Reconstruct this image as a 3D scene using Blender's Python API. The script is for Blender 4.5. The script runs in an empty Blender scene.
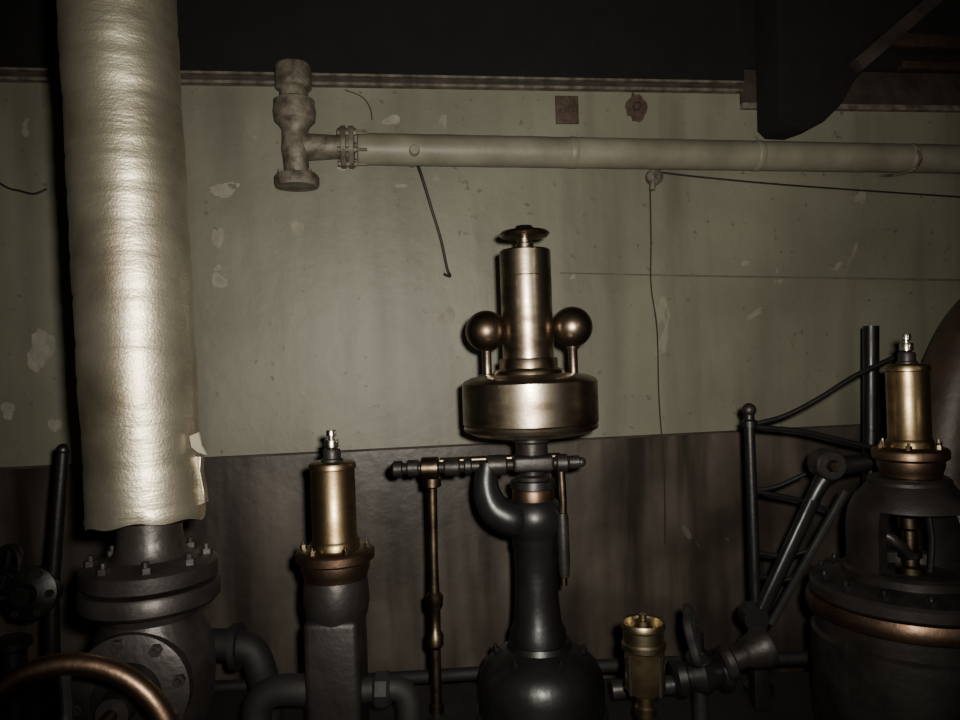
import bpy, bmesh, math, random
from mathutils import Vector, Matrix
random.seed(7)
F=960*28/36.0; ROLL=math.radians(2.0); ZC=1.65
CR,SR=math.cos(ROLL),math.sin(ROLL)
WALLY,WALLK=3.3,0.14      # back wall plane y = WALLY + WALLK*x
# ---- surveying helper: true position from bearing + measured distance
def P(px,py,d):
    u=px-480; v=360-py
    return Vector(((u*CR+v*SR)*d/F, d, ZC+(-u*SR+v*CR)*d/F))
def W(px,py,off=0.0):
    u=px-480; v=360-py
    a=(u*CR+v*SR)/F; b=(-u*SR+v*CR)/F
    d=(WALLY-off)/(1-WALLK*a)
    return Vector((a*d,d,ZC+b*d))
def S(d): return d/F

# ---------------- materials
def mat(name,c1,c2=None,metal=0.0,rough=0.5,scale=8.0,bump=0.0,bscale=60.0,r2=None,lo=0.35,hi=0.65,detail=6,stretch=None):
    m=bpy.data.materials.new(name); m.use_nodes=True
    nt=m.node_tree; N=nt.nodes; L=nt.links
    b=N["Principled BSDF"]; b.inputs["Metallic"].default_value=metal
    b.inputs["Roughness"].default_value=rough
    tc=N.new("ShaderNodeTexCoord")
    if c2 is None: c2=tuple(x*0.6 for x in c1)
    n=N.new("ShaderNodeTexNoise"); n.inputs["Scale"].default_value=scale; n.inputs["Detail"].default_value=detail
    if stretch:
        mp=N.new("ShaderNodeMapping"); mp.inputs["Scale"].default_value=stretch
        L.new(tc.outputs["Object"],mp.inputs[0]); L.new(mp.outputs[0],n.inputs["Vector"])
    else: L.new(tc.outputs["Object"],n.inputs["Vector"])
    cr=N.new("ShaderNodeValToRGB"); cr.color_ramp.elements[0].position=lo; cr.color_ramp.elements[1].position=hi
    cr.color_ramp.elements[0].color=(*c1,1); cr.color_ramp.elements[1].color=(*c2,1)
    L.new(n.outputs["Fac"],cr.inputs[0]); L.new(cr.outputs[0],b.inputs["Base Color"])
    if r2 is not None:
        mr=N.new("ShaderNodeMapRange"); mr.inputs[1].default_value=0.3; mr.inputs[2].default_value=0.7
        mr.inputs[3].default_value=rough; mr.inputs[4].default_value=r2
        L.new(n.outputs["Fac"],mr.inputs[0]); L.new(mr.outputs[0],b.inputs["Roughness"])
    if bump>0:
        n2=N.new("ShaderNodeTexNoise"); n2.inputs["Scale"].default_value=bscale; n2.inputs["Detail"].default_value=5
        L.new(tc.outputs["Object"],n2.inputs["Vector"])
        bp=N.new("ShaderNodeBump"); bp.inputs["Strength"].default_value=bump; bp.inputs["Distance"].default_value=0.01
        L.new(n2.outputs["Fac"],bp.inputs["Height"]); L.new(bp.outputs[0],b.inputs["Normal"])
    return m
M={}
M['iron']=mat("oily_cast_iron",(0.026,0.0225,0.021),(0.009,0.007,0.006),0.4,0.38,14,0.12,60,0.55)
M['iron2']=mat("dark_machine_paint",(0.011,0.0112,0.0115),(0.004,0.0037,0.0036),0.2,0.30,10,0.09,40,0.48)
M['iron3']=mat("rough_dark_iron",(0.008,0.007,0.006),(0.003,0.0027,0.0025),0.1,0.65,10,0.15,40,0.8)  # rougher, darker iron tone for the bed, low pipes and rear parts
M['steel']=mat("tarnished_steel",(0.44,0.375,0.295),(0.13,0.095,0.065),1.0,0.27,9,0.03,120,0.38,0.36,0.66,6,(1,1,2.2))
M['ball']=mat("dark_bronze_ball",(0.25,0.195,0.145),(0.12,0.09,0.062),1.0,0.30,12,0.04,80,0.38)
M['brass']=mat("aged_brass",(0.29,0.222,0.125),(0.13,0.09,0.048),1.0,0.31,10,0.03,120,0.43,0.35,0.65,6,(1,1,1.8))
M['copper']=mat("worn_copper",(0.18,0.118,0.08),(0.08,0.051,0.036),1.0,0.38,16,0.08,70,0.48)
M['brightbrass']=mat("dulled_brass",(0.40,0.34,0.225),(0.19,0.145,0.085),1.0,0.27,30,0.05,120,0.4)
M['nickel']=mat("nickel_fitting",(0.60,0.57,0.50),(0.3,0.27,0.22),1.0,0.28,30)
M['rod']=mat("oily_steel_rod",(0.18,0.145,0.095),(0.08,0.058,0.04),1.0,0.36,25,0.04,90)
M['pale']=mat("grimy_pipe_paint",(0.235,0.225,0.17),(0.16,0.15,0.11),0.0,0.5,5,0.12,40)
M['rusty']=mat("rusty_painted_fitting",(0.19,0.17,0.13),(0.075,0.060,0.045),0.1,0.55,22,0.4,50)
M['rust']=mat("rust_plate",(0.085,0.055,0.038),(0.045,0.029,0.02),0.1,0.7,30,0.4,60)
M['chip']=mat("bare_plaster",(0.30,0.29,0.235),(0.22,0.21,0.165),0,0.85,20,0.3,60)
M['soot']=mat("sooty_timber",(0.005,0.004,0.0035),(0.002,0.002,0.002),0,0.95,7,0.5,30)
M['palewood']=mat("dusty_ledge",(0.17,0.15,0.115),(0.06,0.05,0.037),0,0.8,18,0.4,40)
M['brownbeam']=mat("brown_painted_beam",(0.048,0.035,0.027),(0.02,0.0145,0.011),0,0.75,9,0.4,30)
M['seam']=mat("seam_filler",(0.10,0.095,0.07),(0.13,0.125,0.092),0,0.8,20)
M['redpipe']=mat("red_oxide_pipe",(0.05,0.030,0.022),(0.022,0.0135,0.01),0.1,0.5,9,0.2,30)
M['floor']=mat("oily_floor",(0.05,0.045,0.04),(0.02,0.017,0.015),0,0.6,4,0.3,20)
M['wire']=mat("dark_wire",(0.03,0.025,0.02),None,0.2,0.6)
M['glassd']=mat("oily_sight_glass",(0.03,0.022,0.012),(0.012,0.008,0.004),0.0,0.08,20)

def wallmat(name,base,dark,chip,scale,rough,stain,streak,bumpk=0.35,spot=0.66,chipth=0.70,s0=0.48):
    m=bpy.data.materials.new(name); m.use_nodes=True
    nt=m.node_tree; N=nt.nodes; L=nt.links; b=N["Principled BSDF"]
    b.inputs["Roughness"].default_value=rough
    tc=N.new("ShaderNodeTexCoord")
    def noise(s,d=8,vec=None,dist=0):
        n=N.new("ShaderNodeTexNoise"); n.inputs["Scale"].default_value=s; n.inputs["Detail"].default_value=d; n.inputs["Distortion"].default_value=dist
        L.new(vec or tc.outputs["Object"],n.inputs["Vector"]); return n.outputs["Fac"]
    def ramp(x,a,bb):
        r=N.new("ShaderNodeValToRGB"); r.color_ramp.elements[0].position=a; r.color_ramp.elements[1].position=bb
        L.new(x,r.inputs[0]); return r.outputs[0]
    def mix(f,a,bb):
        mx=N.new("ShaderNodeMix"); mx.data_type='RGBA'; L.new(f,mx.inputs[0])
        for i,v in((6,a),(7,bb)):
            if isinstance(v,tuple): mx.inputs[i].default_value=(*v,1)
            else: L.new(v,mx.inputs[i])
        return mx.outputs[2]
    c=mix(ramp(noise(scale),0.35,0.7),base,dark)
    mp=N.new("ShaderNodeMapping"); mp.inputs["Scale"].default_value=(3.0,3.0,0.35); L.new(tc.outputs["Object"],mp.inputs[0])
    c=mix(ramp(noise(2.0,6,mp.outputs[0]),s0,streak),c,stain)
    c=mix(ramp(noise(3.3,9,None,0.8),chipth,chipth+0.015),c,chip)
    c=mix(ramp(noise(28,4),spot,spot+0.06),c,stain)
    L.new(c,b.inputs["Base Color"])
    bp=N.new("ShaderNodeBump"); bp.inputs["Strength"].default_value=bumpk; bp.inputs["Distance"].default_value=0.01
    L.new(noise(14,8),bp.inputs["Height"]); L.new(bp.outputs[0],b.inputs["Normal"])
    return m
M['wallup']=wallmat("green_grey_plaster",(0.208,0.208,0.152),(0.142,0.139,0.102),(0.22,0.215,0.165),1.5,0.5,(0.112,0.105,0.078),0.80,0.25)
M['walldn']=wallmat("stained_brown_dado",(0.108,0.090,0.073),(0.034,0.027,0.022),(0.10,0.088,0.073),2.6,0.36,(0.020,0.0155,0.0125),0.66,0.22,0.9,0.72,0.42)

# lagging: woven tape painted silver-beige
def lagmat():
    m=bpy.data.materials.new("lagging_cloth"); m.use_nodes=True
    nt=m.node_tree; N=nt.nodes; L=nt.links; b=N["Principled BSDF"]
    b.inputs["Metallic"].default_value=0.88; b.inputs["Roughness"].default_value=0.40
    tc=N.new("ShaderNodeTexCoord")
    n=N.new("ShaderNodeTexNoise"); n.inputs["Scale"].default_value=6; n.inputs["Detail"].default_value=9; L.new(tc.outputs["Object"],n.inputs["Vector"])
    cr=N.new("ShaderNodeValToRGB"); e=cr.color_ramp.elements
    e[0].position=0.3; e[0].color=(0.175,0.148,0.105,1); e[1].position=0.62; e[1].color=(0.375,0.345,0.265,1)
    L.new(n.outputs["Fac"],cr.inputs[0]); L.new(cr.outputs[0],b.inputs["Base Color"])
    mp=N.new("ShaderNodeMapping"); mp.inputs["Scale"].default_value=(1,1,3.5); L.new(tc.outputs["Object"],mp.inputs[0])
    n2=N.new("ShaderNodeTexNoise"); n2.inputs["Scale"].default_value=9; n2.inputs["Detail"].default_value=9; n2.inputs["Roughness"].default_value=0.58; L.new(mp.outputs[0],n2.inputs["Vector"])
    n3=N.new("ShaderNodeTexNoise"); n3.inputs["Scale"].default_value=240; n3.inputs["Detail"].default_value=2; L.new(tc.outputs["Object"],n3.inputs["Vector"])
    ad=N.new("ShaderNodeMath"); ad.operation='MULTIPLY_ADD'; ad.inputs[1].default_value=0.16; L.new(n3.outputs["Fac"],ad.inputs[0]); L.new(n2.outputs["Fac"],ad.inputs[2])
    bp=N.new("ShaderNodeBump"); bp.inputs["Strength"].default_value=0.36; bp.inputs["Distance"].default_value=0.008
    L.new(ad.outputs[0],bp.inputs["Height"]); L.new(bp.outputs[0],b.inputs["Normal"])
    return m
M['lag']=lagmat()

# ---------------- mesh helpers
def root(name,loc):
    e=bpy.data.objects.new(name,None); e.location=loc; e.empty_display_size=0.05
    bpy.context.scene.collection.objects.link(e); return e
def fin(bm,name,m,parent=None,smooth=True,angle=35):
    bmesh.ops.recalc_face_normals(bm,faces=bm.faces[:])
    if smooth:
        for f in bm.faces: f.smooth=True
        for e in bm.edges:
            if len(e.link_faces)==2 and e.calc_face_angle(0)>math.radians(angle): e.smooth=False
    me=bpy.data.meshes.new(name)
    c=Vector((0,0,0))
    if parent is None:
        for v in bm.verts: c+=v.co
        c/=max(1,len(bm.verts))
    else: c=parent.location.copy()
    bmesh.ops.translate(bm,verts=bm.verts[:],vec=-c)
    bm.to_mesh(me); bm.free()
    me.materials.append(M[m] if isinstance(m,str) else m)
    o=bpy.data.objects.new(name,me); bpy.context.scene.collection.objects.link(o)
    if parent is None: o.location=c
    else: o.parent=parent
    return o
def frame(ax):
    ax=Vector(ax).normalized()
    t=Vector((0,0,1)) if abs(ax.z)<0.9 else Vector((1,0,0))
    x=t.cross(ax).normalized(); y=ax.cross(x).normalized()
    return x,y,ax
def lathe(name,m,parent,org,ax,prof,seg=56,warp=None):
    """prof: (radius, distance along axis) in metres; capped"""
    x,y,a=frame(ax); bm=bmesh.new(); rings=[]
    for k,(r,h) in enumerate(prof):
        if r<1e-6: rings.append([bm.verts.new(org+a*h)]); continue
        ring=[]
        for i in range(seg):
            t=2*math.pi*i/seg; rr,hh=(r,h) if warp is None else warp(r,h,t,k)
            ring.append(bm.verts.new(org+a*hh+(x*math.cos(t)+y*math.sin(t))*rr))
        rings.append(ring)
    for A,B in zip(rings,rings[1:]):
        for i in range(seg):
            j=(i+1)%seg
            if len(A)==1 and len(B)==1: continue
            if len(A)==1: bm.faces.new((A[0],B[i],B[j]))
            elif len(B)==1: bm.faces.new((A[i],A[j],B[0]))
            else: bm.faces.new((A[i],A[j],B[j],B[i]))
    if len(rings[0])>1: bm.faces.new(rings[0])
    if len(rings[-1])>1: bm.faces.new(rings[-1])
    return fin(bm,name,m,parent)
def arcshell(name,m,parent,org,prof,t0,t1,seg=20):
    """closed (r,z) section swept through an angle about the vertical: a curved frame leg"""
    bm=bmesh.new(); rings=[]
    for i in range(seg+1):
        t=t0+(t1-t0)*i/seg
        rings.append([bm.verts.new(org+Vector((math.cos(t)*r,math.sin(t)*r,h))) for r,h in prof])
    n=len(prof)
    for A,B in zip(rings,rings[1:]):
        for i in range(n): bm.faces.new((A[i],A[(i+1)%n],B[(i+1)%n],B[i]))
    bm.faces.new(rings[0]); bm.faces.new(rings[-1][::-1])
    return fin(bm,name,m,parent)
def vl(name,m,parent,px,py0,d,prof,seg=56,dy=0):
    o=P(px,py0,d); s=S(d)
    return lathe(name,m,parent,o+Vector((0,dy,0)),(0,0,1),[(r*s,(py0-py)*s) for r,py in prof],seg)
def sweep(name,m,parent,pts,r,seg=14,smooth=True,sub=8,closed=False):
    pts=[Vector(p) for p in pts]
    if smooth and len(pts)>2:
        out=[]
        n=len(pts)
        for i in range(n-1):
            p0=pts[max(i-1,0)];p1=pts[i];p2=pts[i+1];p3=pts[min(i+2,n-1)]
            for k in range(sub):
                t=k/sub
                out.append(0.5*((2*p1)+(p2-p0)*t+(2*p0-5*p1+4*p2-p3)*t*t+(3*p1-p0-3*p2+p3)*t**3))
        out.append(pts[-1]); pts=out
    rs=r if isinstance(r,(list,tuple)) else [r,r]
    bm=bmesh.new(); prev=None; rings=[]; n=len(pts)
    for i,p in enumerate(pts):
        tg=(pts[min(i+1,n-1)]-pts[max(i-1,0)]).normalized()
        if prev is None: x=frame(tg)[0]
        else: x=(prev-tg*prev.dot(tg)).normalized()
        prev=x; y=tg.cross(x)
        f=i/(n-1)*(len(rs)-1); k=min(int(f),len(rs)-2); rr=rs[k]*(1-(f-k))+rs[k+1]*(f-k)
        rings.append([bm.verts.new(p+(x*math.cos(2*math.pi*j/seg)+y*math.sin(2*math.pi*j/seg))*rr) for j in range(seg)])
    for A,B in zip(rings,rings[1:]):
        for i in range(seg):
            j=(i+1)%seg; bm.faces.new((A[i],A[j],B[j],B[i]))
    bm.faces.new(rings[0]); bm.faces.new(rings[-1])
    return fin(bm,name,m,parent)
def box(name,m,parent,c,size,rotz=0.0,bev=0.004,rot=None):
    bm=bmesh.new(); bmesh.ops.create_cube(bm,size=1)
    bmesh.ops.scale(bm,vec=size,verts=bm.verts[:])
    if bev>0: bmesh.ops.bevel(bm,geom=bm.edges[:],offset=bev,segments=3,affect='EDGES',profile=0.5)
    R=rot if rot is not None else Matrix.Rotation(rotz,4,'Z')
    bm.transform(Matrix.Translation(c)@R)
    return fin(bm,name,m,parent,True,50)
def beam(name,m,parent,a,b,w,h,bev=0.004):
    a=Vector(a);b=Vector(b);t=(b-a); L=t.length; t.normalize()
    up=Vector((0,0,1)) if abs(t.z)<0.95 else Vector((0,1,0))
    y=up.cross(t).normalized(); z=t.cross(y)
    R=Matrix((t,y,z)).transposed().to_4x4()
    return box(name,m,parent,(a+b)/2,(L,w,h),bev=bev,rot=R)
def sphere(name,m,parent,c,r,sc=(1,1,1)):
    bm=bmesh.new(); bmesh.ops.create_uvsphere(bm,u_segments=40,v_segments=24,radius=r)
    bmesh.ops.scale(bm,vec=sc,verts=bm.verts[:]); bmesh.ops.translate(bm,vec=c,verts=bm.verts[:])
    return fin(bm,name,m,parent,True,80)
def extr(name,m,parent,outline,th,bev=0.006,ydir=Vector((0,1,0))):
    bm=bmesh.new(); vs=[bm.verts.new(Vector(p)-ydir*th/2) for p in outline]
    f=bm.faces.new(vs); g=bmesh.ops.extrude_face_region(bm,geom=[f])
    bmesh.ops.translate(bm,vec=ydir*th,verts=[v for v in g['geom'] if isinstance(v,bmesh.types.BMVert)])
    if bev>0:
        ed=[e for e in bm.edges if abs((e.verts[0].co-e.verts[1].co).normalized().dot(ydir))<0.5]
        bmesh.ops.bevel(bm,geom=ed,offset=bev,segments=3,affect='EDGES',profile=0.5)
    return fin(bm,name,m,parent,True,40)
def bolts(name,m,parent,org,ax,R,n,r,h,ph=0.0):
    x,y,a=frame(ax); bm=bmesh.new()
    for i in range(n):
        t=ph+2*math.pi*i/n; c=org+(x*math.cos(t)+y*math.sin(t))*R
        for rr,h0,h1,sg in((r,0,h,6),(r*0.5,h,h*1.6,10)):
            lo=[];hi=[]
            for k in range(sg):
                q=2*math.pi*k/sg+i; dv=(x*math.cos(q)+y*math.sin(q))*rr
                lo.append(bm.verts.new(c+dv+a*h0)); hi.append(bm.verts.new(c+dv+a*h1))
            for k in range(sg): bm.faces.new((lo[k],lo[(k+1)%sg],hi[(k+1)%sg],hi[k]))
            bm.faces.new(hi); bm.faces.new(lo[::-1])
    return fin(bm,name,m,parent,True,30)
Z=(0,0,1)
FLOOR=0.0; BED=0.60; CEIL=3.40
def onbed(v): return Vector((v.x,v.y,BED))

# ---------------- room shell
def wallquad(name,m,x0,x1,z0,z1,off,th=0.2):
    bm=bmesh.new(); n=Vector((WALLK,-1,0)).normalized()
    def pt(x,z,o): return Vector((x,WALLY+WALLK*x,z))+n*o
    vs=[]
    for o in (off,off-th):
        for x,z in((x0,z0),(x1,z0),(x1,z1),(x0,z1)): vs.append(bm.verts.new(pt(x,z,o)))
    a=vs[:4];b=vs[4:]
    bm.faces.new(a); bm.faces.new(b[::-1])
    for i in range(4): bm.faces.new((a[i],b[i],b[(i+1)%4],a[(i+1)%4]))
    return fin(bm,name,m,None,False)
XL,XR=-3.2,4.0
zl=(W(480,445).z)
wallquad("wall_back",'wallup',XL,XR,FLOOR,CEIL,0.0)
wallquad("wall_dado",'walldn',XL,XR,FLOOR,zl,0.012,0.012)
wallquad("trim_1",'brownbeam',XL,XR,zl,zl+0.008,0.018,0.018)
ztop=W(480,90).z
wallquad("trim_2",'palewood',XL,1.25,ztop,ztop+0.012,0.035,0.035)
wallquad("trim_3",'brownbeam',XL,1.25,ztop+0.012,ztop+0.035,0.022,0.022)
wallquad("trim_8",'palewood',XL,1.25,ztop+0.035,ztop+0.045,0.045,0.045)
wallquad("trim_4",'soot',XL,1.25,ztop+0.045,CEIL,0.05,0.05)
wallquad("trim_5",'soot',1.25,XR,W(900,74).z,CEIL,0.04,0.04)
wallquad("trim_6",'brownbeam',1.25,XR,W(900,107).z,W(900,74).z,0.015,0.015)
wallquad("trim_7",'palewood',1.25,XR,W(900,112).z,W(900,107).z,0.03,0.03)
box("floor",'floor',None,Vector((0.4,1.2,-0.05)),(8,6.4,0.1),bev=0)
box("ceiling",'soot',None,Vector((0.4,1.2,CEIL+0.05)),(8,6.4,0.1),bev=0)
box("wall_left",'walldn',None,Vector((XL-.1,0.8,CEIL/2)),(0.1,5.0,CEIL),bev=0)
box("wall_right",'walldn',None,Vector((XR+.1,0.8,CEIL/2)),(0.1,6.0,CEIL),bev=0)
sm=root("wall_seam",W(760,276))
sweep("seam_line",'seam',sm,[W(560,273,0.0),W(700,276,0.0),W(830,278,0.0),W(1000,281,0.0)],[0.003,0.007],6)
wr=root("hanging_cable",W(653,178,0.03))
sweep("drop_wire",'wire',wr,[W(650,186,.02),W(651,240,.012),W(651,285,.012),W(657,330,.012),W(659,400,.012),W(664,470,.02),W(665,545,.02)],0.0032,6)
sweep("long_wire",'wire',wr,[W(658,172,.03),W(700,177,.02),W(800,186,.02),W(990,199,.02)],0.0042,6)
lathe("junction_box",'rusty',wr,W(653,178,0.0),(WALLK,-1,0),[(0.038,0),(0.038,0.03),(0.030,0.04),(0.014,0.045),(0.014,0.055),(0,0.055)],24)
sweep("junction_nipple",'rusty',wr,[W(653,178,.03),W(652,190,.03)],0.014,12,False)
ck=root("wall_crack",W(25,190))
sweep("crack_line",'wire',ck,[W(-5,180,.0),W(8,188,.0),W(20,191,.0),W(34,194,.0),W(47,189,.0)],0.005,6)
sweep("crack_line_upper",'wire',ck,[W(345,90,.0),W(362,97,.0),W(370,108,.0),W(372,120,.0)],0.0025,6)

ch=root("plaster_chips",W(220,230))
def chip(px,py,w,h,m='chip'):
    bm=bmesh.new(); vs=[]; n=40
    ph=random.uniform(0,6)
    for i in range(n):
        t=2*math.pi*i/n; k=0.82+0.16*math.sin(2*t+ph)+0.12*math.sin(3*t+2*ph)+random.uniform(-0.08,0.08)
        vs.append(bm.verts.new(W(px+math.cos(t)*w/2*k,py+math.sin(t)*h/2*k,0.0025)))
    bm.faces.new(vs); fin(bm,"chip",m,ch,False)
for a in [(224,190,26,22),(218,238,12,28),(219,281,18,18),(41,350,36,44),(297,228,13,22),(392,120,20,12),(446,315,20,22),(55,425,14,18),(8,410,20,18),(234,186,12,8),(342,168,10,8),(745,263,10,6),(573,277,6,6),(218,268,8,8)]: chip(*a)
pl=root("rust_plate",W(567,110))
box("plate",'rust',pl,W(567,110,.01),(0.105,0.012,0.125),math.atan(WALLK),0.003)
bolts("plate_nuts",'rust',pl,W(567,110,.016),(WALLK,-1,0),0.03,2,0.008,0.006)
pl=root("rust_plate",W(636,107))
bm=bmesh.new(); vs=[]
for i in range(20):
    t=2*math.pi*i/20;k=random.uniform(0.75,1.1); vs.append(bm.verts.new(W(636+math.cos(t)*11*k,107+math.sin(t)*15*k,0.006)))
bm.faces.new(vs); fin(bm,"plate",'rust',pl,False)
lathe("stud",'rust',pl,W(636,107,0.0),(WALLK,-1,0),[(0.02,0),(0.02,0.02),(0.01,0.03),(0,0.03)],6)

# ceiling timbers
nw=Vector((WALLK,-1,0)).normalized()
for i,x in enumerate((-2.2,-1.1,0.05,1.15)):
    r_=root("ceiling_joist",Vector((x,1.2,CEIL-0.08)))
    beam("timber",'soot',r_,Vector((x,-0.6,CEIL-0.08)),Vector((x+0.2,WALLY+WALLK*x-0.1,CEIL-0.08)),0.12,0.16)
br=root("roof_bracket",W(808,90,.15))
extr("casting",'soot',br,[W(766,30,.16),W(768,125,.16),W(776,133,.16),W(795,134,.16),W(812,128,.16),W(828,112,.16),W(842,88,.16),W(862,66,.16),W(905,30,.16),W(935,-10,.16),W(765,-10,.16)],0.20,0.010,ydir=-nw)
bb=root("brown_roof_beam",W(930,60,.1))
beam("rafter",'brownbeam',bb,W(856,66,.30),W(950,-15,.30),0.06,0.06)
beam("rail_upper",'redpipe',bb,W(870,40,.12),W(1080,50,.12),0.05,0.06)
beam("rail_lower",'redpipe',bb,W(900,66,.12),W(1080,72,.12),0.05,0.035)

# ---------------- wall pipe with tee
wpz=root("wall_pipe",W(650,155,.12))
A=W(295,150,.14)
dd=A.y; s=S(dd)
a0=W(358,149,.13); a1=W(1010,160,.13)
L=(a1-a0).length
def wv(r,h,t,k): return (r*(1+0.008*math.sin(k*1.7)+0.006*math.sin(3*t+k)),h)
N_=60
lathe("lagged_run",'pale',wpz,a0,(a1-a0),[(0.061,0.0)]+[(0.065,0.01+(L-0.01)*i/N_) for i in range(N_+1)],40,warp=wv)
dirp=(a1-a0).normalized()
for q in (0.9,1.75,2.5): lathe("lagging_joint",'pale',wpz,a0+dirp*q,dirp,[(0.065,0),(0.067,0.003),(0.067,0.03),(0.065,0.033)],40)
lathe("flange_a",'rusty',wpz,W(341,147,.13),dirp,[(0.083,0),(0.086,0.004),(0.086,0.020),(0.055,0.022),(0.055,0.032),(0.086,0.034),(0.086,0.05),(0.083,0.054)],32)
bolts("flange_studs",'rusty',wpz,W(338,147,.13),dirp,0.072,6,0.012,0.075,0.4)
sweep("tee_branch",'rusty',wpz,[W(300,147,.13),W(345,147,.13)],[0.056,0.046],28)
vl("tee_body",'rusty',wpz,296,150,dd,[(0,187),(21,187),(22,184),(22,178),(20,175),(12,173),(12.5,160),(14,150),(13,138),(13,130),(16,125),(20,121),(21,112),(20,106),(20,101),(14,98),(14,90),(18,88),(18,68),(16,65),(0,64)],40)
bolts("tee_studs",'rusty',wpz,P(297,174,dd),Z,17*s,6,0.008,0.01)
lathe("wall_stub",'rusty',wpz,W(296,118,.0),(WALLK,-1,0),[(0.03,0),(0.03,0.14)],20)
sweep("pipe_hook",'rusty',wpz,[W(880,176,.02),W(900,174,.14),W(914,169,.21),W(921,160,.21),W(918,152,.20),W(910,146,.12)],0.006,8)
lathe("hook_clip",'pale',wpz,W(412,163,.0),(WALLK,-1,0),[(0.022,0),(0.022,0.2),(0.018,0.21),(0,0.21)],18)
sweep("hook_rod",'wire',wpz,[W(418,165,.12),W(423,180,.08),W(432,210,.04),W(441,240,.03),W(447,268,.03),W(450,276,.04),W(444,274,.05)],0.0065,8)

# ---------------- engine bed
bed=root("engine_bed",Vector((0.1,1.8,0.3)))
box("bed_casting",'iron3',bed,Vector((0.15,1.82,BED/2)),(3.7,1.24,BED),0,0.02)
box("bed_lip",'iron3',bed,Vector((0.15,2.46,BED-0.06)),(3.7,0.05,0.08),0,0.012)

# ---------------- big lagged steam pipe + valve (left)
d=1.4; s=S(d)
sp=root("lagged_steam_pipe",P(147,515,d))
b0=P(147,518,d); b1=P(118,0,d); ax=(b1-b0).normalized(); LT=(CEIL-0.002-b0.z)/ax.z
rb,rt=55*s,54.5*s
rows=[]; n=190
seams=[0.0]
while seams[-1]<LT: seams.append(seams[-1]+random.uniform(0.05,0.11))
for i in range(n+1):
    h=LT*i/n; f=i/n; r=rb+(rt-rb)*f
    k=min(abs(h-q) for q in seams); r-=0.0020*max(0,1-k/0.010)
    r+=0.0007*math.sin(h*31)
    rows.append((r,h))
def wpl(r,h,t,k):
    if k==0: return (r*1.02,h+0.006*math.sin(2*t+1)+0.003*math.sin(7*t))
    if k==1: return (r*1.02,h+0.003+0.006*math.sin(2*t+1)+0.003*math.sin(7*t))
    return (r*(1+0.006*math.sin(2*t+h*9)+0.003*math.sin(5*t-h*21)),h)
lathe("lagging",'lag',sp,b0,ax,rows,72,warp=wpl)
extr("torn_scrap",'pale',sp,[P(190,436,d-.03),P(199,432,d-.03),P(202,445,d-.035),P(207,455,d-.03),P(198,452,d-.03),P(192,447,d-.03)],0.008,0.001)
extr("torn_edge",'lag',sp,[P(192,455,d),P(203,456,d),P(202,470,d),P(206,490,d),P(207,502,d),P(194,508,d)],0.02,0.002)
vl("stub_pipe",'iron',sp,150,530,d,[(0,512),(30,512),(31,535),(33,548),(38,555),(0,555)],48)

va=root("stop_valve",P(150,600,d))
vl("upper_flange",'iron',va,150,560,d,[(0,555.5),(40,555.5),(44,558),(60,560),(64,563),(64,577),(60,580),(0,580)],64)
vl("lower_flange",'iron',va,150,560,d,[(0,580),(64,582),(66,585),(66,598),(62,602),(48,606),(45,614),(48,622),(54,634),(58,650),(59,675),(56,700),(50,720),(48,800),(60,806),(60,830),(0,830)],64)
bolts("flange_bolts",'iron',va,P(150,562,d),Z,53*s,8,6.5*s,8*s,0.35)
pe=P(150,829,d)
lathe("valve_pedestal",'iron',va,onbed(pe),Z,[(0,0),(0.12,0),(0.12,0.02),(0.07,0.04),(0.07,pe.z-BED),(0,pe.z-BED)],40)
fc=P(132,690,d-0.09); vax=Vector((0.13,-1,0.02)).normalized()
lathe("bonnet_flange",'iron',va,fc,vax,[(0.08,-0.1),(0.088,-0.02),(0.100,-0.015),(0.100,0.012),(0.088,0.016),(0.055,0.02),(0.052,0.045),(0.03,0.06),(0.026,0.10),(0,0.10)],48)
bolts("bonnet_bolts",'iron',va,fc+vax*0.012,vax,0.086,8,0.011,0.013,0.2)
hw=P(64,772,1.06)
sweep("stem",'rod',va,[fc+vax*0.08,hw+Vector((0,-0.02,0))],0.011,16,False)
x_,y_,a_=frame(Vector((0.14,-1,0.06)))
R_=0.150
bm=bmesh.new(); nn=72; mm=16; V=[]
for i in range(nn):
    t=2*math.pi*i/nn; dv=x_*math.cos(t)+y_*math.sin(t)
    V.append([bm.verts.new(hw+dv*(R_+0.0155*math.cos(2*math.pi*j/mm))+a_*0.0155*math.sin(2*math.pi*j/mm)) for j in range(mm)])
for i in range(nn):
    for j in range(mm):
        bm.faces.new((V[i][j],V[(i+1)%nn][j],V[(i+1)%nn][(j+1)%mm],V[i][(j+1)%mm]))
fin(bm,"handwheel_rim",'copper',va)
for i in range(5):
    t=2*math.pi*i/5+0.3; dv=x_*math.cos(t)+y_*math.sin(t)
    sweep("spoke",'iron',va,[hw+dv*0.02,hw+dv*0.08-a_*0.01,hw+dv*R_],[0.011,0.009,0.008],10)
lathe("handwheel_hub",'iron',va,hw-a_*0.02,a_,[(0.030,0),(0.032,0.01),(0.032,0.03),(0.024,0.04),(0.012,0.043),(0.012,0.055),(0,0.055)],32)

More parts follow.
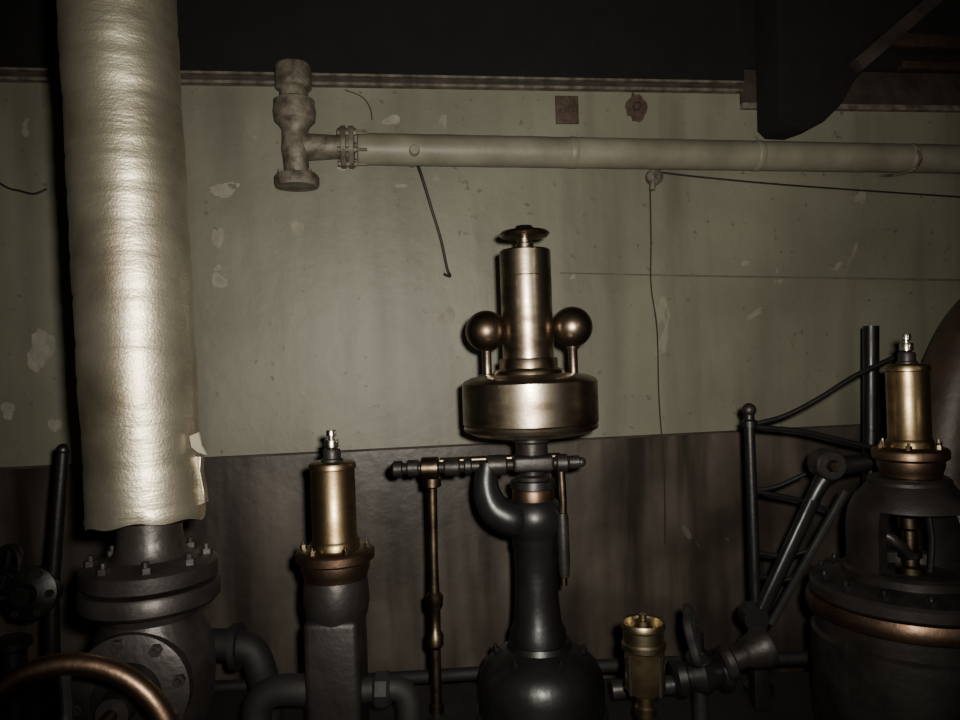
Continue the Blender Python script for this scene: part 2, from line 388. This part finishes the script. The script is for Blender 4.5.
# ---------------- brass relief/lubricator columns
def lubricator(px,topy,d,scale,rw=1.0):
    s=S(d); k=scale
    r=root("brass_lubricator",P(px,topy+100,d))
    Y=lambda y: topy+y*k
    def v(n,m,prof,sg=56): return vl(n,m,r,px,topy,d,[(a*k*rw,Y(b)) for a,b in prof],sg)
    v("adjusting_nut",'nickel',[(0,0),(4.5,0),(5,1.5),(5,6),(3,7),(3,9),(6.5,9.5),(7,11),(7,17),(5.5,18),(4.5,20),(4.5,30),(0,30)],12)
    v("gland",'iron',[(0,19),(8,19),(9,21),(9,28),(11,29),(11,33),(0,33)],24)
    v("brass_barrel",'brass',[(0,31),(20,31),(22.5,32.5),(23.5,35),(23.5,38),(22,39),(22,108),(23,109.5),(24.5,112),(24.5,119),(27,120),(27,124),(0,124)])
    v("flange",'copper',[(0,117),(32,117),(37.5,119),(39,121),(39,128),(37,130),(34,131),(34,138),(32,142),(31,147),(0,147)])
    bolts("flange_bolts",'rod',r,P(px,topy,d)-Vector((0,0,118*k*s)),Z,32*k*s*rw,6,3.2*k*s,4.5*k*s,0.5)
    return r
l1=lubricator(331,430,1.9,1.0)
d=1.9; s=S(d)
vl("neck",'iron',l1,335,560,d,[(0,575),(30,575),(32,582),(33,600),(31,612),(27,622),(26,640),(0,640)],48)
c=P(338,690,d); zt=P(338,612,d).z; hw2=27*s
box("column",'iron',l1,Vector((c.x,d,(zt+BED)/2)),(2*hw2,0.15,zt-BED),0,0.018)
box("foot",'iron',l1,Vector((c.x,d,BED+0.02)),(0.2,0.22,0.04),0,0.01)
bolts("foot_bolts",'iron',l1,Vector((c.x,d,BED+0.04)),Z,0.09,4,0.013,0.016,0.78)
sweep("drain_elbow",'iron3',l1,[P(312,690,1.88),P(280,690,1.88),P(262,700,1.88),P(256,725,1.88),onbed(P(256,770,1.88))],15*s,14)
sweep("side_pipe",'iron3',l1,[P(362,690,1.88),P(395,688,1.88),P(408,700,1.88),P(410,735,1.88),onbed(P(411,770,1.88))],12*s,14)
lathe("side_pipe_union",'iron3',l1,P(374,689,1.88),(1,0,0),[(0,0),(15*s,0),(18*s,3*s),(18*s,14*s),(15*s,17*s),(0,17*s)],8)

# ---------------- flyball governor
d=2.2; s=S(d); dn=d-0.045
g=root("flyball_governor",P(530,430,d))
GX=530
def gv(n,m,prof,sg=64,ref=400): return vl(n,m,g,GX,ref,d,prof,sg)
gv("cap_disc",'ball',[(0,226),(8,226),(10,229),(23,231.5),(25.5,234),(23,237),(10,239),(0,239)])
gv("cap_stem",'steel',[(0,237),(7,237),(7,243),(9,244),(9,253),(0,253)],32)
gv("spring_barrel",'steel',[(0,250),(24,250),(25.5,251.5),(25.5,276),(25,276.6),(25.5,277.2),(25.5,361),(0,361)],72)
gv("barrel_collar",'ball',[(0,358),(28,358),(29,360),(29,368),(35,370),(36,372),(36,379),(0,379)])
gv("drum",'steel',[(0,374),(46,374),(58,376),(65,379),(67.5,382),(67.5,422),(66,424),(67,426),(66,429),(58,433),(40,436),(0,437)],96)
gv("spindle_neck",'iron',[(0,434),(19,434),(19,441),(16,443),(16,455),(18,456),(18,462),(12,464),(12,474),(17,476),(17,484),(12,486),(12,494),(0,494)],40)
for nm,bx,by in(("ball_left",486,331),("ball_right",572,327)):
    c=P(bx,by,d); sphere(nm,'ball',g,c,20.5*s)
    lathe(nm+"_arm",'steel',g,Vector((c.x,d,P(bx,378,d).z)),Z,[(0,-3*s),(8*s,-3*s),(8*s,3*s),(4.6*s,4*s),(4.6*s,28*s),(6*s,30*s),(6*s,34*s),(0,34*s)],24)
cy=lambda px,py: P(px,py,dn)
sweep("cross_shaft",'iron',g,[cy(398,469),cy(580,462)],5.5*s,18,False)
sweep("cross_shaft_rear",'rod',g,[P(440,461,d+.05),P(560,456,d+.05)],3.5*s,14,False)
for i,(x,y,r1,l) in enumerate(((398,469,8,5),(413,468,8,6),(430,468,11,9),(452,467,8.5,8),(468,466,8,4),(497,465,10,10),(562,463,9,6),(574,462,6.5,6))):
    a=(cy(580,462)-cy(398,469)).normalized()
    lathe("shaft_collar",'iron' if i!=2 else 'rod',g,cy(x,y)-a*l*s,a,[(0,0),(r1*.8*s,0),(r1*s,1.5*s),(r1*s,(2*l-1.5)*s),(r1*.8*s,2*l*s),(0,2*l*s)],28)
sphere("shaft_end_knob",'rod',g,cy(397,469),7.5*s)
sphere("shaft_end_knob_right",'iron',g,cy(581,462),5*s)
box("clevis",'iron',g,cy(533,463),(40*s,0.075,15*s),0,0.01)
pr=[P(432,478,dn),P(437,712,dn)]
a=(pr[0]-pr[1]); Lr=a.length; a.normalize()
lathe("pull_rod",'rod',g,pr[1],a,[(0,0),(7*s,0),(7*s,8*s),(5*s,10*s),(5*s,62*s),(8*s,66*s),(8*s,76*s),(5.5*s,80*s),(5.5*s,100*s),(8*s,104*s),(8.5*s,114*s),(5*s,118*s),(4.3*s,150*s),(4.8*s,Lr-10*s),(9*s,Lr-8*s),(9*s,Lr),(0,Lr)],24)
lathe("pull_rod_foot",'iron',g,onbed(pr[1]),Z,[(0,0),(0.03,0),(0.03,0.02),(0.014,0.03),(0.014,pr[1].z-BED+.02),(0,pr[1].z-BED+.02)],20)
sweep("trip_rod",'rod',g,[P(561,468,dn),P(563,500,dn),P(564,585,dn)],[4*s,3.5*s],12,False)
lathe("trip_rod_weight",'iron',g,P(564,560,dn),(0,0,1),[(0,-18*s),(5*s,-16*s),(6*s,0),(6*s,40*s),(5*s,46*s),(0,48*s)],16)
sweep("yoke",'iron2',g,[P(488,462,dn),P(486,480,dn),P(488,496,dn),P(496,510,dn),P(512,519,dn),P(530,522,d-.01)],[9*s,12*s,14*s,16*s,17*s,14*s],18)
gv("copper_collar",'copper',[(0,488),(20,488),(21,490),(21,499),(19,501),(0,501)],48)
gv("body_upper",'iron2',[(0,470),(9,470),(10,478),(22,480),(23,487),(0,487)],40)
gv("body",'iron2',[(0,499),(22,499),(25,502),(29,510),(30,518),(28,528),(24,534),(22.5,538),(22.5,545),(21,548),(21,575),(22,600),(24,622),(28,630),(28,648),(0,648)],56)
bx0=P(541,690,d)
def zz(py): return P(541,py,d).z-BED
lathe("base_housing",'iron2',g,onbed(bx0),Z,[(0,0),(66*s,0),(66*s,5*s),(63*s,7*s),(63*s,zz(682)),(61*s,zz(672)),(56*s,zz(662)),(48*s,zz(654)),(38*s,zz(648)),(33*s,zz(645)),(31*s,zz(640)),(0,zz(640))],56)
bolts("housing_nuts",'iron2',g,onbed(bx0)+Vector((0,0,zz(652))),Z,44*s,6,0.011,0.014,0.4)

# ---------------- oil cup
d=1.75; s=S(d)
oc=root("oil_cup",P(644,650,d))
def ov(n,m,prof,sg=40): return vl(n,m,oc,644,650,d,prof,sg)
ov("brass_bowl",'brightbrass',[(0,634),(17,634),(18,626),(19,622),(21,621),(22,623),(22,627),(20.5,629),(20.5,640),(22,642),(22,647),(19,650),(0,650)],48)
ov("inner_post",'brightbrass',[(0,614),(4,614),(4,619),(8,620),(8,626),(11,628),(11,636),(0,636)],16)
ov("sight_glass",'glassd',[(0,648),(19,648),(20,653),(20,688),(18,691),(0,691)],48)
ov("brass_base",'brass',[(0,689),(13,690),(13,694),(9,696),(9,704),(11,706),(11,714),(8,716),(8,760),(0,760)],24)
for i in range(4):
    t=i*math.pi/2+.6; q=P(644,650,d)+Vector((math.cos(t)*20*s,math.sin(t)*20*s,0))
    sweep("cage_bar",'iron',oc,[q,q-Vector((0,0,40*s))],2*s,8,False)
pq=P(644,755,d)
lathe("pedestal",'iron',oc,onbed(pq),Z,[(0,0),(0.05,0),(0.05,0.02),(0.022,0.03),(0.022,pq.z-BED+0.03),(0,pq.z-BED+0.03)],24)

# ---------------- cross pipe + globe valve behind the cup
d=1.98; s=S(d)
gl=root("globe_valve",P(700,650,d))
sweep("feed_pipe",'iron',gl,[P(612,690,d),P(690,682,d),P(724,668,d)],9*s,18)
lathe("valve_body",'iron2',gl,P(672,678,d),(1,0,0.1),[(0,0),(14*s,0),(19*s,4*s),(19*s,12*s),(13*s,15*s),(20*s,30*s),(13*s,46*s),(19*s,49*s),(19*s,57*s),(14*s,60*s),(0,60*s)],32)
lathe("valve_bonnet",'iron2',gl,P(700,662,d),(-0.1,-0.25,1),[(14*s,-10*s),(14*s,6*s),(9*s,10*s),(5*s,14*s),(5*s,36*s),(0,36*s)],24)
hc=P(694,636,d-.03); xx,yy,aa=frame((1,-0.35,0.25))
ring=[hc+(xx*math.cos(t)+yy*math.sin(t))*24*s*(1+0.10*math.cos(5*t)) for t in [2*math.pi*i/40 for i in range(41)]]
sweep("valve_wheel",'iron3',gl,ring,5*s,10,False)
for i in range(3):
    t=i*math.pi/3; dv=(xx*math.cos(t)+yy*math.sin(t))*24*s
    sweep("valve_spoke",'iron3',gl,[hc-dv,hc+dv],3.5*s,8,False)
lathe("reducer",'iron',gl,P(722,664,d-.03),(1,0.1,0.32),[(0,0),(15*s,0),(18*s,3*s),(18*s,9*s),(12*s,12*s),(12*s,24*s),(15*s,28*s),(18*s,38*s),(20*s,42*s),(20*s,50*s),(0,50*s)],32)
pf=P(700,690,d)
lathe("support_foot",'iron',gl,onbed(pf),Z,[(0,0),(0.05,0),(0.05,0.015),(0.02,0.025),(0.02,pf.z-BED+0.02),(0,pf.z-BED+0.02)],20)
rp=root("low_return_pipe",P(400,668,2.56))
sweep("pipe",'iron3',rp,[P(-60,700,2.56),P(200,688,2.56),P(400,678,2.56),P(620,665,2.56),P(1000,650,2.56)],0.022,18)
for x in(-1.2,0.0,1.2): box("pipe_leg",'iron3',rp,Vector((x,2.56,0.28)),(0.03,0.03,0.56))

# ---------------- guard rail with linkage (right)
d=2.3; s=S(d)
gr=root("guard_stand",P(751,500,d))
pt=P(749,410,d)
lathe("post",'iron2',gr,onbed(pt),Z,[(0,0),(0.045,0),(0.045,0.02),(0.018,0.035),(5.5*s,0.06),(5*s,pt.z-BED),(0,pt.z-BED)],20)
sphere("post_ball",'iron',gr,pt,7*s)
lathe("post_collar",'iron2',gr,pt-Vector((0,0,17*s)),Z,[(0,0),(7.5*s,0),(7.5*s,6*s),(5*s,8*s),(0,8*s)],20)
sweep("upper_stay",'iron2',gr,[P(755,424,d),P(785,416,d),P(820,398,d),P(855,376,d),P(893,358,d)],2.6*s,10)
sweep("lower_stay",'iron2',gr,[P(755,427,d),P(800,431,d),P(840,440,d),P(875,448,d)],2.6*s,10)
sweep("mid_bar",'iron2',gr,[P(752,490,d),P(775,487,d),P(805,474,d)],2.4*s,10)
sweep("mid_bar_low",'iron2',gr,[P(753,491,d),P(800,500,d),P(830,511,d)],2.4*s,10)
sweep("cross_bar",'iron2',gr,[P(754,552,d),P(785,556,d),P(815,548,d)],2.4*s,10)
sweep("cross_bar_low",'iron2',gr,[P(755,575,d),P(780,580,d),P(800,576,d)],2.4*s,10)
d=2.2; s=S(d)
lk=root("valve_lever",P(800,540,d))
beam("arm",'iron2',lk,P(757,620,d),P(815,495,d),0.035,0.04,0.012)
beam("arm_rear",'iron3',lk,P(770,625,d+.06),P(846,490,d+.06),0.02,0.022,0.006)
sweep("arm_bend",'iron2',lk,[P(812,500,d),P(822,482,d),P(833,468,d)],[0.02,0.028],16)
lathe("arm_eye",'iron',lk,P(833,466,d-.04),(0,1,0),[(0,0),(13*s,0),(15*s,2*s),(15*s,24*s),(13*s,26*s),(0,26*s)],32)
lathe("arm_pin",'rod',lk,P(833,466,d-.05),(0,-1,0),[(0,-8*s),(6*s,-8*s),(6*s,3*s),(5*s,5*s),(0,5*s)],6)
lathe("arm_foot",'iron2',lk,P(757,620,d-.03),(0,1,0),[(0,0),(12*s,0),(12*s,22*s),(0,22*s)],28)
sweep("arm_bearing",'iron2',lk,[P(838,466,d),P(868,462,d)],[10*s,9*s],20,False)
pb=P(757,620,d)
beam("arm_pedestal",'iron2',lk,pb,onbed(pb),0.045,0.05)

# pole behind + red pipe
po=root("iron_pole",P(868,400,2.85))
q=P(867,440,2.85)
sweep("pole",'iron2',po,[Vector((q.x-0.03,2.85,0.0)),P(871,326,2.85)],7.5*S(2.85),18,False)
lathe("pole_base",'iron',po,Vector((q.x-0.03,2.85,0.0)),Z,[(0,0),(0.08,0),(0.08,0.03),(0.03,0.05),(0,0.05)],20)
rdp=root("curved_exhaust_pipe",P(960,380,2.9))
e_=2.95
sweep("bend",'redpipe',rdp,[Vector((P(945,470,e_).x,e_,0.0)),Vector((P(945,470,e_).x,e_,0.9)),P(945,470,e_),P(950,420,e_),P(964,368,e_),P(992,322,e_),P(1045,286,e_),P(1120,275,e_)],36*S(e_),32)

# ---------------- right-hand valve chest
d=1.9; s=S(d)
l2=lubricator(906,334,1.9,0.96,0.93)
CX=909
sc=root("valve_chest",P(CX,600,d))
vl("bonnet_cap",'iron',sc,908,460,d,[(0,476),(35,476),(38,479),(38,484),(30,487),(0,487)],48)
cz=P(CX,480,d); o3=Vector((cz.x,d,cz.z))
H=94
outer=[(34,-4),(42,-8),(50,-16),(56,-28),(59,-44),(59,-70),(60,-H)]
inner=[(45,-H),(45,-70),(44,-48),(40,-34),(34,-24),(22,-16),(10,-12),(10,-4)]
sec=[(r*s,h*s) for r,h in outer+inner]
q45=math.radians(33)
for nm,c0 in(("frame_leg_left",math.pi),("frame_leg_right",0.0)):
    arcshell(nm,'iron',sc,o3,sec,c0-q45,c0+q45)
lathe("frame_crown",'iron',sc,o3,Z,[(0,2*s),(33*s,2*s),(38*s,-2*s),(44*s,-10*s),(51*s,-18*s),(54*s,-25*s),(42*s,-28*s),(0,-28*s)],64)
arcshell("frame_foot_ring",'iron',sc,o3,[(r*s,h*s) for r,h in((64,-H),(64,-H+7),(60,-H+10),(44,-H+10),(42,-H))],0,2*math.pi,64)
vl("spindle",'rod',sc,CX+1,540,d,[(0,500),(6,500),(6,515),(10,517),(10,527),(7,530),(7,548),(11,551),(11,556),(8,558),(8,564),(14,566),(14,574),(0,574)],28)
sweep("spindle_lever",'iron',sc,[P(868,548,d-.02),P(885,536,d-.04),P(898,544,d-.05),P(911,556,d-.04)],5*s,12)
sweep("spindle_tie",'iron2',sc,[P(930,572,d-.02),P(932,540,d-.02),P(928,512,d-.02)],3*s,10)
cp=o3+Vector((0,0,-H*s)); k=s
lathe("cover_plate",'iron',sc,cp,Z,[(0,-20*k),(93*k,-20*k),(95*k,-18*k),(95*k,-9*k),(92*k,-6*k),(80*k,-4*k),(70*k,0),(0,0)],96)
lathe("copper_band",'copper',sc,cp,Z,[(0,-38*k),(95*k,-38*k),(98*k,-36*k),(99*k,-32*k),(99*k,-26*k),(97*k,-20.5*k),(0,-20*k)],96)
hb=cp.z-BED-38*k
lathe("chest_body",'iron',sc,onbed(cp),Z,[(0,0),(102*k,0),(102*k,0.04),(95*k,0.05),(95*k,hb-20*k),(91*k,hb-17*k),(91*k,hb),(0,hb)],96)
bolts("cover_bolts",'iron2',sc,cp+Vector((0,0,-6*k)),Z,84*k,14,5*k,6*k,0.1)

# ---------------- left background fittings
d=2.1; s=S(d)
lf=root("drain_valve",P(30,600,d))
sweep("riser",'iron2',lf,[onbed(P(48,640,d)),P(52,590,d),P(63,450,d)],[9*s,7*s,6*s],14,False)
sphere("riser_cap",'iron2',lf,P(63,450,d),6.5*s)
sweep("side_pipe",'iron2',lf,[P(48,600,d),P(25,590,d),P(-20,588,d)],12*s,16)
lathe("body",'iron2',lf,P(32,592,d-.02),(0.1,-1,0.1),[(0,-20*s),(22*s,-18*s),(26*s,0),(26*s,6*s),(20*s,9*s),(10*s,11*s),(9*s,24*s),(0,24*s)],32)
bolts("body_bolts",'iron',lf,P(32,592,d-.02)+Vector((0,-6*s,0)),(0.1,-1,0.1),21*s,6,4*s,5*s)
hc=P(6,570,d-.05); rg=[hc+Vector((0.25*math.sin(t)*22*s,-0.2*math.cos(t)*22*s,0))+Vector((math.cos(t)*16*s,0,math.sin(t)*22*s)) for t in [2*math.pi*i/36 for i in range(37)]]
sweep("wheel_rim",'iron2',lf,rg,4*s,10,False)
sweep("wheel_spoke_a",'iron2',lf,[rg[0],rg[18]],3*s,8,False)
sweep("wheel_spoke_b",'iron2',lf,[rg[9],rg[27]],3*s,8,False)
sweep("wheel_stem",'iron2',lf,[hc,P(32,592,d)],5*s,10,False)
lathe("pipe_column",'iron2',lf,onbed(P(12,640,d)),Z,[(0,0),(0.06,0),(0.06,0.02),(0.04,0.03),(0.036,0.28),(0.05,0.29),(0.05,0.31),(0.03,0.32),(0,0.32)],28)
sb=root("elbow_pipe",P(265,680,2.25))
sweep("elbow",'iron3',sb,[onbed(P(268,700,2.25)),P(266,690,2.25),P(255,655,2.25),P(235,645,2.25),P(205,644,2.25)],15*S(2.25),18)
lathe("elbow_flange",'iron3',sb,P(240,646,2.25),(-1,0,0),[(0,0),(24*s,0),(24*s,7*s),(0,7*s)],28)

# ---------------- light: camera flash, an added fill with no real source, behind the viewer on the right, for second highlights
ld=bpy.data.lights.new("flash","SPOT"); ld.energy=345; ld.spot_size=math.radians(96); ld.spot_blend=1.0; ld.shadow_soft_size=0.018
ld.color=(1.0,0.94,0.83)
lo=bpy.data.objects.new("flash",ld); lo.location=(0.05,0.0,ZC+0.04)
lo.rotation_euler=(math.radians(94.5),0,math.radians(-1)); bpy.context.scene.collection.objects.link(lo)
ll=bpy.data.lights.new("highlight_fill","POINT"); ll.energy=12; ll.shadow_soft_size=0.12; ll.color=(1.0,0.88,0.70)
lb=bpy.data.objects.new("highlight_fill",ll); lb.location=(2.2,-0.9,2.3); bpy.context.scene.collection.objects.link(lb)
w=bpy.data.worlds.new("dim_room"); bpy.context.scene.world=w; w.use_nodes=True
w.node_tree.nodes["Background"].inputs[0].default_value=(0.9,0.7,0.5,1); w.node_tree.nodes["Background"].inputs[1].default_value=0.006

cd=bpy.data.cameras.new("camera"); cd.lens=28; cd.sensor_width=36; cd.clip_start=0.05
co=bpy.data.objects.new("camera",cd); bpy.context.scene.collection.objects.link(co)
co.matrix_world=Matrix(((CR,SR,0,0),(0,0,-1,0),(-SR,CR,0,ZC),(0,0,0,1)))
bpy.context.scene.camera=co
